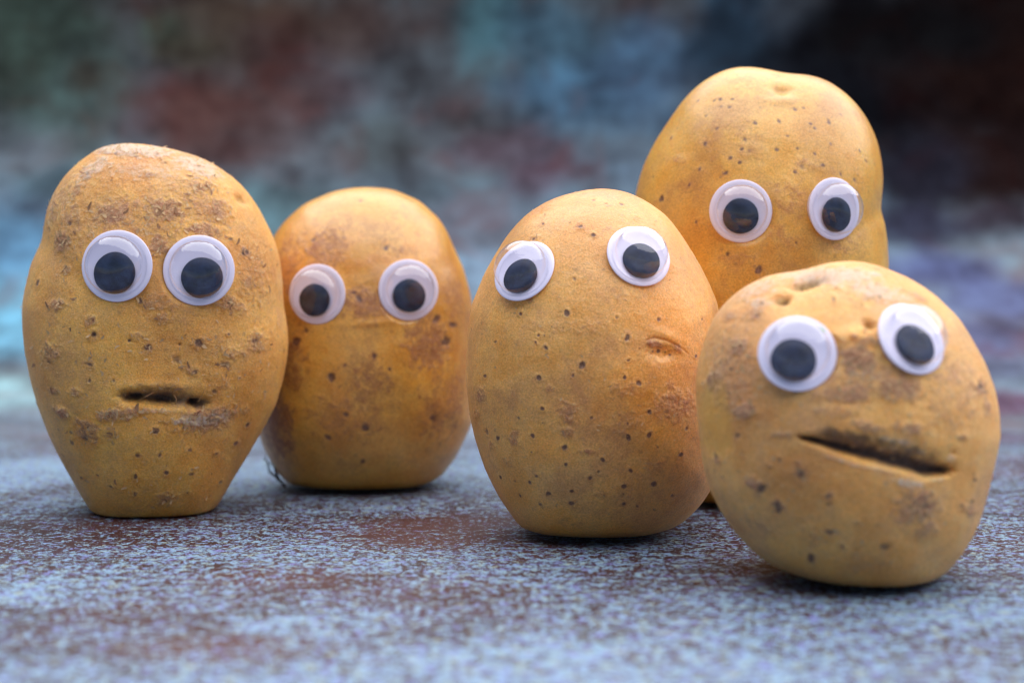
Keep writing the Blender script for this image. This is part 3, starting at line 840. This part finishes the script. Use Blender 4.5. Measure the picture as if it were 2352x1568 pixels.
# ---- egg-shaped potato with freckles, middle
o3 = [(1389,433),(1426,438),(1457,448),(1492,467),(1531,496),(1558,530),(1584,570),(1610,614),(1631,656),(1647,696),(1658,760),(1664,840),(1666,920),(1660,1000),(1650,1060),(1637,1112),(1607,1158),(1569,1194),(1525,1222),(1475,1250),(1400,1262),(1320,1260),(1250,1245),(1200,1212),(1174,1176),(1144,1132),(1115,1073),(1092,1003),(1080,950),(1072,877),(1073,804),(1076,750),(1083,704),(1096,670),(1115,625),(1136,588),(1162,546),(1188,514),(1215,488),(1254,464),(1294,448),(1347,436)]
P3 = Potato(o3, 1240, 0.011, 0.036, 2.12, 8, 9.1, lump=.0004, spot_st=0.85)
c4 = (1056.6, 419.2, .2637); c5 = (1056.6, 803.9, .293)
P3.patch('russet', [(850,500,110,140,0,.7),(1680,430,220,170,0,.75),(430,680,60,110,0,.7),(390,870,80,70,0,.6),(165,340,70,100,-30,.7),(1520,900,90,60,0,.6),(130,500,60,60,0,.6),(1300,300,200,80,0,.45),(850,640,70,70,0,.7),(1000,800,90,40,0,.6),(1350,560,200,120,0,.4),(700,300,60,40,0,.4),(250,740,60,50,0,.5),(1100,1130,110,50,0,.45),(1330,1150,60,30,0,.5)], c5)
P3.patch('dirt', [(840,1325,60,30,0,.35),(1380,1380,90,30,0,.3),(150,330,40,90,-40,.12)], c5)
P3.patch('russet', [(1750,760,150,100,0,.35),(750,220,90,60,0,.4),(650,480,60,40,0,.6),(1540,310,60,40,0,.4),(1000,1250,400,80,0,.3),(2050,640,70,100,0,.3),(600,1010,60,40,0,.5),(1500,1000,160,80,0,.3)], c4)
P3.spots([(1045,385,26,1),(1162,458,22,1),(720,360,18,.7),(1410,190,24,.5),(1165,155,24,.4),(1000,840,26,.5),(925,1135,36,.9),(525,1145,22,.8),(755,1442,26,1),(685,1325,18,.6),(735,1330,8),(1460,1350,28,.7),(1730,1190,22,.6),(1360,1175,24,.45),(1500,110,20,.4),(1270,185,16,.3),(640,490,20,.6),(800,1250,10),(305,1390,18,.5),(1255,760,16,.4),(2110,1190,18,.4),(660,1390,14),(2060,1510,18),(590,980,24,.4)], c4)
P3.spots([(620,220,24,1),(955,122,32,1),(640,460,22,1),(1290,210,22,.9),(1408,258,30,.8),(1485,485,24,.9),(1320,685,28,1),(1485,660,30,.9),(1735,820,30,1),(1115,857,24,1),(1340,945,27,1),(828,893,18,1),(1018,995,24,.9),(570,670,23,.9),(300,690,24,.9),(820,760,22,.9),(318,995,22,1),(602,980,18,.7),(550,1030,20,.8),(690,1125,24,.7),(880,1100,19,.9),(875,1200,28,.8),(470,1140,20,.9),(1285,1068,20,.9),(1515,1045,26,.8),(1280,1205,16,.8),(1385,1225,20,.7),(630,1210,18,.6),(197,205,20,.7),(650,575,16,.6),(1030,530,16,.5),(1315,575,12),(1550,765,18,.5),(455,535,22,.7),(430,1030,20,.4),(890,195,14),(1660,1140,18,.5),(1520,1250,18,.5),(1085,950,14,.4),(850,945,14,.3),(210,635,30,.4),(560,800,14),(1280,1125,14,.6),(750,1220,14,.4),(1780,610,26,.5),(1320,80,22,.6),(1140,1140,22,.4)], c5)
m4 = lambda x, y: (c4[0]+x*c4[2], c4[1]+y*c4[2])
P3.pit(*m4(1760,1480), 42, 20, -10, 0.0011)
b = P3.crease([m4(1620,1375), m4(1690,1350), m4(1800,1375), m4(1900,1420), m4(1990,1490)], [3, 4, 4, 4, 2], 0.0003, dirt=.3, mouth=False)
P3.patch('russet', [(1700,1410,110,40,-15,.9),(1900,1440,80,40,-30,.9)], c4)
P3.spots([(1745,1468,22,1),(1690,1470,14),(1800,1475,14),(1845,1500,10),(1570,1440,8)], c4)
P3.lift(*m4(1800,1330), 60, 14, -22, 0.0003)
M3 = skin_material('freckled_skin', lin(230, 158, 60), lin(242, 184, 98), lin(174, 100, 50), 0.5, .7, .85, seed=0.71)
P3.finish('egg-shaped freckled tan potato in the middle, its two eyes tilted up near the top', M3, 0.00011)
googly_eye(P3, 1205, 623, 77, -32, 28, (-.02, -.22), .56)
googly_eye(P3, 1466, 589, 76, 17, 26, (.03, -.20), .575)
flakes(P3, 260, lambda p: p.f1[:, 1] + 0.15, .0003, .0010)

# ---- tall notched potato at the back right
o4 = [(1713,155),(1750,159),(1782,166),(1811,172),(1832,172),(1864,175),(1902,188),(1939,213),(1971,245),(1996,283),(2015,327),(2025,377),(2028,421),(2022,462),(2021,485),(2031,511),(2037,553),(2040,604),(2040,700),(2025,820),(1995,930),(1950,1040),(1900,1130),(1850,1180),(1760,1200),(1660,1200),(1590,1180),(1545,1120),(1500,1010),(1470,890),(1453,770),(1448,640),(1452,540),(1461,446),(1470,409),(1483,371),(1505,327),(1536,280),(1574,226),(1612,191),(1650,169),(1681,158)]
P4 = Potato(o4, 1174, 0.022, 0.037, 2.2, 7, 13.3, lump=.0005, spot_st=0.7)
c6 = (1435.5, 137.8, .3149)
m6 = lambda x, y: (c6[0]+x*c6[2], c6[1]+y*c6[2])
P4.patch('russet', [(1200,1000,130,180,0,.6),(1300,760,110,80,0,.5),(1200,1300,200,120,0,.5),(1600,1350,200,130,0,.55),(1700,900,160,120,0,.4),(800,1450,200,60,0,.6),(400,720,70,50,0,.5),(900,640,90,90,0,.4),(1600,1500,250,60,0,.6),(900,500,160,120,0,.25),(1120,110,60,30,0,.6),(780,130,90,40,0,.3),(1850,1080,40,90,0,.7)], c6)
P4.spots([(530,300,16),(700,285,16),(790,285,14),(710,330,16),(770,342,22),(593,403,18),(680,490,18),(940,455,24,1),(1120,445,20),(1345,460,16),(1490,460,26),(1235,362,20),(1297,350,14),(880,568,24),(840,645,14),(905,660,30,.5),(595,605,18,1),(1180,548,18),(1100,655,24,1),(1262,643,18),(1505,612,18),(1393,692,16),(775,713,20),(847,745,14,1),(545,790,20),(740,830,22,1),(1232,825,24,1),(1280,765,34,.45),(1440,768,18),(470,915,18,1),(270,1010,28,1),(515,1183,18),(205,850,18,.5),(1245,1332,16),(740,1412,22),(970,1520,42,1),(1680,880,18),(1705,435,14,.5),(825,110,16,.5),(1750,740,20,.6),(1815,760,14,.5),(1090,330,14,.4),(1015,300,14,.4),(1720,660,12),(820,210,14,.4),(885,190,14,.4),(1320,290,12,.4),(340,570,14),(380,500,16,.4),(1130,1430,18,.4),(1780,960,16,.4),(1000,740,18,.3),(650,300,12),(1385,490,10),(1580,830,14)], c6, r=6)
P4.pit(*m6(1135,215), 26, 13, 0, 0.0015, gum=.2)
P4.lift(*m6(1140,300), 50, 12, 0, 0.0005)
P4.crease([m6(1885,1090), m6(1860,1100), m6(1830,1130)], [5, 5, 3], 0.0006, dirt=.2, mouth=False)
M4 = skin_material('golden_skin', lin(228, 164, 54), lin(236, 186, 86), lin(176, 106, 50), 0.45, .35, .7, seed=0.53)
P4.finish('tallest potato, golden with brown pinpricks and a dimpled top, standing at the back right', M4, 0.00005)
googly_eye(P4, 1701, 485, 72, 0, 2, (-.01, -.165), .565)
googly_eye(P4, 1915, 480, 71.5, 27, 2, (.02, -.19), .555)

# ---- round potato in front on the right, crooked mouth
o5 = [(1950,599),(1991,603),(2029,614),(2077,633),(2118,656),(2156,684),(2204,732),(2235,783),(2261,830),(2283,887),(2293,935),(2297,999),(2286,1053),(2267,1132),(2245,1205),(2213,1262),(2181,1300),(2140,1345),(2085,1378),(2010,1385),(1930,1378),(1870,1352),(1820,1318),(1775,1291),(1728,1256),(1689,1214),(1658,1170),(1632,1120),(1616,1059),(1608,998),(1602,945),(1599,871),(1607,821),(1620,776),(1639,729),(1664,697),(1696,668),(1728,649),(1763,633),(1807,625),(1845,621),(1880,609),(1918,602)]
P5 = Potato(o5, 1349, 0.013, 0.034, 2.12, 8, 17.9, lump=.0005, spot_st=0.7)
c7 = (1584.8, 585.7, .3174); c8 = (1584.8, 941.7, .3174)
m7 = lambda x, y: (c7[0]+x*c7[2], c7[1]+y*c7[2]); m8 = lambda x, y: (c8[0]+x*c8[2], c8[1]+y*c8[2])
P5.patch('russet', [(360,670,90,90,0,1),(170,910,110,110,0,1),(390,1120,110,70,20,1),(1230,760,230,150,-10,1),(1500,960,260,120,0,.8),(1150,1000,260,90,0,.7),(2110,960,80,120,-50,1),(950,1000,140,60,0,.6),(1050,1130,200,60,0,.55),(480,430,90,60,0,.6),(1850,1000,160,60,0,.35),(300,430,90,60,20,.5),(1250,330,90,40,20,.4),(1650,300,100,40,-20,.5),(2150,1100,60,100,0,.6),(1300,640,160,40,0,.7)], c7)
P5.patch('russet', [(1250,900,600,200,0,.5),(300,850,240,420,0,.5),(1900,1000,300,360,0,.35)], c7)
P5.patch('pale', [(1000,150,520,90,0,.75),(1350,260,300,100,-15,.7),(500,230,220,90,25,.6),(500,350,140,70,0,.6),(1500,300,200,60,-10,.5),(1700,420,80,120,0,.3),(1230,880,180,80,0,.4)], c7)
P5.patch('russet', [(480,540,110,60,-40,.9),(640,690,70,50,0,.8),(1000,620,50,60,0,.6),(1650,700,220,160,0,.8),(1700,870,130,90,0,.6),(1280,120,160,60,-10,.7),(2020,720,60,160,60,.6),(350,20,70,50,0,.8),(680,180,90,30,0,.6),(1980,190,60,40,0,.7),(800,450,70,45,0,.7),(900,900,160,120,0,.4),(200,350,40,60,0,.6),(500,830,160,60,-20,.35),(1250,1100,300,100,0,.35),(1580,130,160,60,-8,.7)], c8)
P5.patch('dirt', [(1500,640,170,100,-5,.30),(1250,210,420,60,-11,.45),(1050,190,160,36,-14,.5),(1600,880,130,80,0,.13),(1420,570,60,60,0,.25)], c8)
P5.patch('peel', [(178,40,120,300,4,.6)], c8, raise_=-0.0002)
P5.spots([(345,180,32),(800,450,62,.55),(1000,620,32,.5),(1010,885,40,1),(640,710,46,.8),(520,570,40,.8),(1420,990,42,.5),(880,1065,40,.8),(1100,990,26,.7),(640,360,20,.6),(1210,815,18,.6),(1700,700,48,.4),(2060,500,28,.7),(2040,660,30,.6),(185,335,26,.8),(1945,1002,11,1),(575,410,12),(1240,440,18,.3),(1960,700,20,.5),(1000,680,22,.4),(350,1040,30,.3),(235,485,14),(1290,120,18,.5)], c8)
P5.spots([(300,825,16),(765,995,13,1),(1370,300,24,.6),(1035,320,28,.6),(1055,235,14,.7),(520,350,22,.5),(480,440,20,.5),(2145,990,18,1),(2095,950,22,.8),(1085,110,24,.4),(1900,800,20,.5),(1240,360,20,.5),(500,965,14),(820,65,12),(280,1000,22,.7)], c7)
P5.patch('peel', [(1580,70,42,42,0,.35)], c8)
P5.pit(*m7(828,200), 44, 13, 14, 0.0026, gum=.95, part=True)
P5.pit(*m7(665,318), 24, 14, 15, 0.0020, gum=.9, part=True)
P5.pit(*m7(1300,510), 17, 13, 0, 0.0016, gum=.5)
P5.pit(*m7(1318,524), 6, 5, 0, 0.0008, dirt=.9)
P5.pit(*m8(1910,312), 9, 9, 0, 0.0006)
P5.lift(*m7(1200,590), 60, 22, 10, 0.0009)
P5.lift(*m7(1150,640), 90, 40, 10, 0.0006)
P5.crease([m8(800,212), m8(1000,262), m8(1250,330), m8(1500,395), m8(1750,462), m8(1880,462)], [5, 15, 22, 25, 22, 10], 0.0036, dirt=1, edge=.1, up=2.3, dn=.62)
P5.patch('dirt', [(1350,265,500,115,-14,.62),(1600,340,300,130,-14,.6),(1150,215,300,100,-12,.7),(1780,420,130,60,-14,.7)], c8)  # dark band over the mouth: dirt plus soft shade put into the colour
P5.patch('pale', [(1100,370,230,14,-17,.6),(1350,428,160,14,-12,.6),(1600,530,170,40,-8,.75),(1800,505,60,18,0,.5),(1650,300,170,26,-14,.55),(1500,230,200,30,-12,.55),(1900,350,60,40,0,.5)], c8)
M5 = skin_material('tan_skin', lin(240, 166, 68), lin(250, 192, 104), lin(186, 118, 76), 0.55, 1.15, 1.0, seed=0.93)
P5.finish('rounded potato in front at the right, with a long crooked dark mouth', M5, 0.00014)
googly_eye(P5, 1831, 812, 90, -7, 20, (-.10, -.21), .575, speck=True)
googly_eye(P5, 2092, 779, 88, 25, 26, (.0, -.20), .58)
flakes(P5, 600, lambda p: p.f1[:, 1] ** 1.5 + 0.3 * p.f2[:, 0] + 0.04, .0003, .0013)
flakes(P5, 450, lambda p: (p.N[:, 2] > -.3) * 1.0, .0003, .0006, hair=True, name='skin_fuzz')
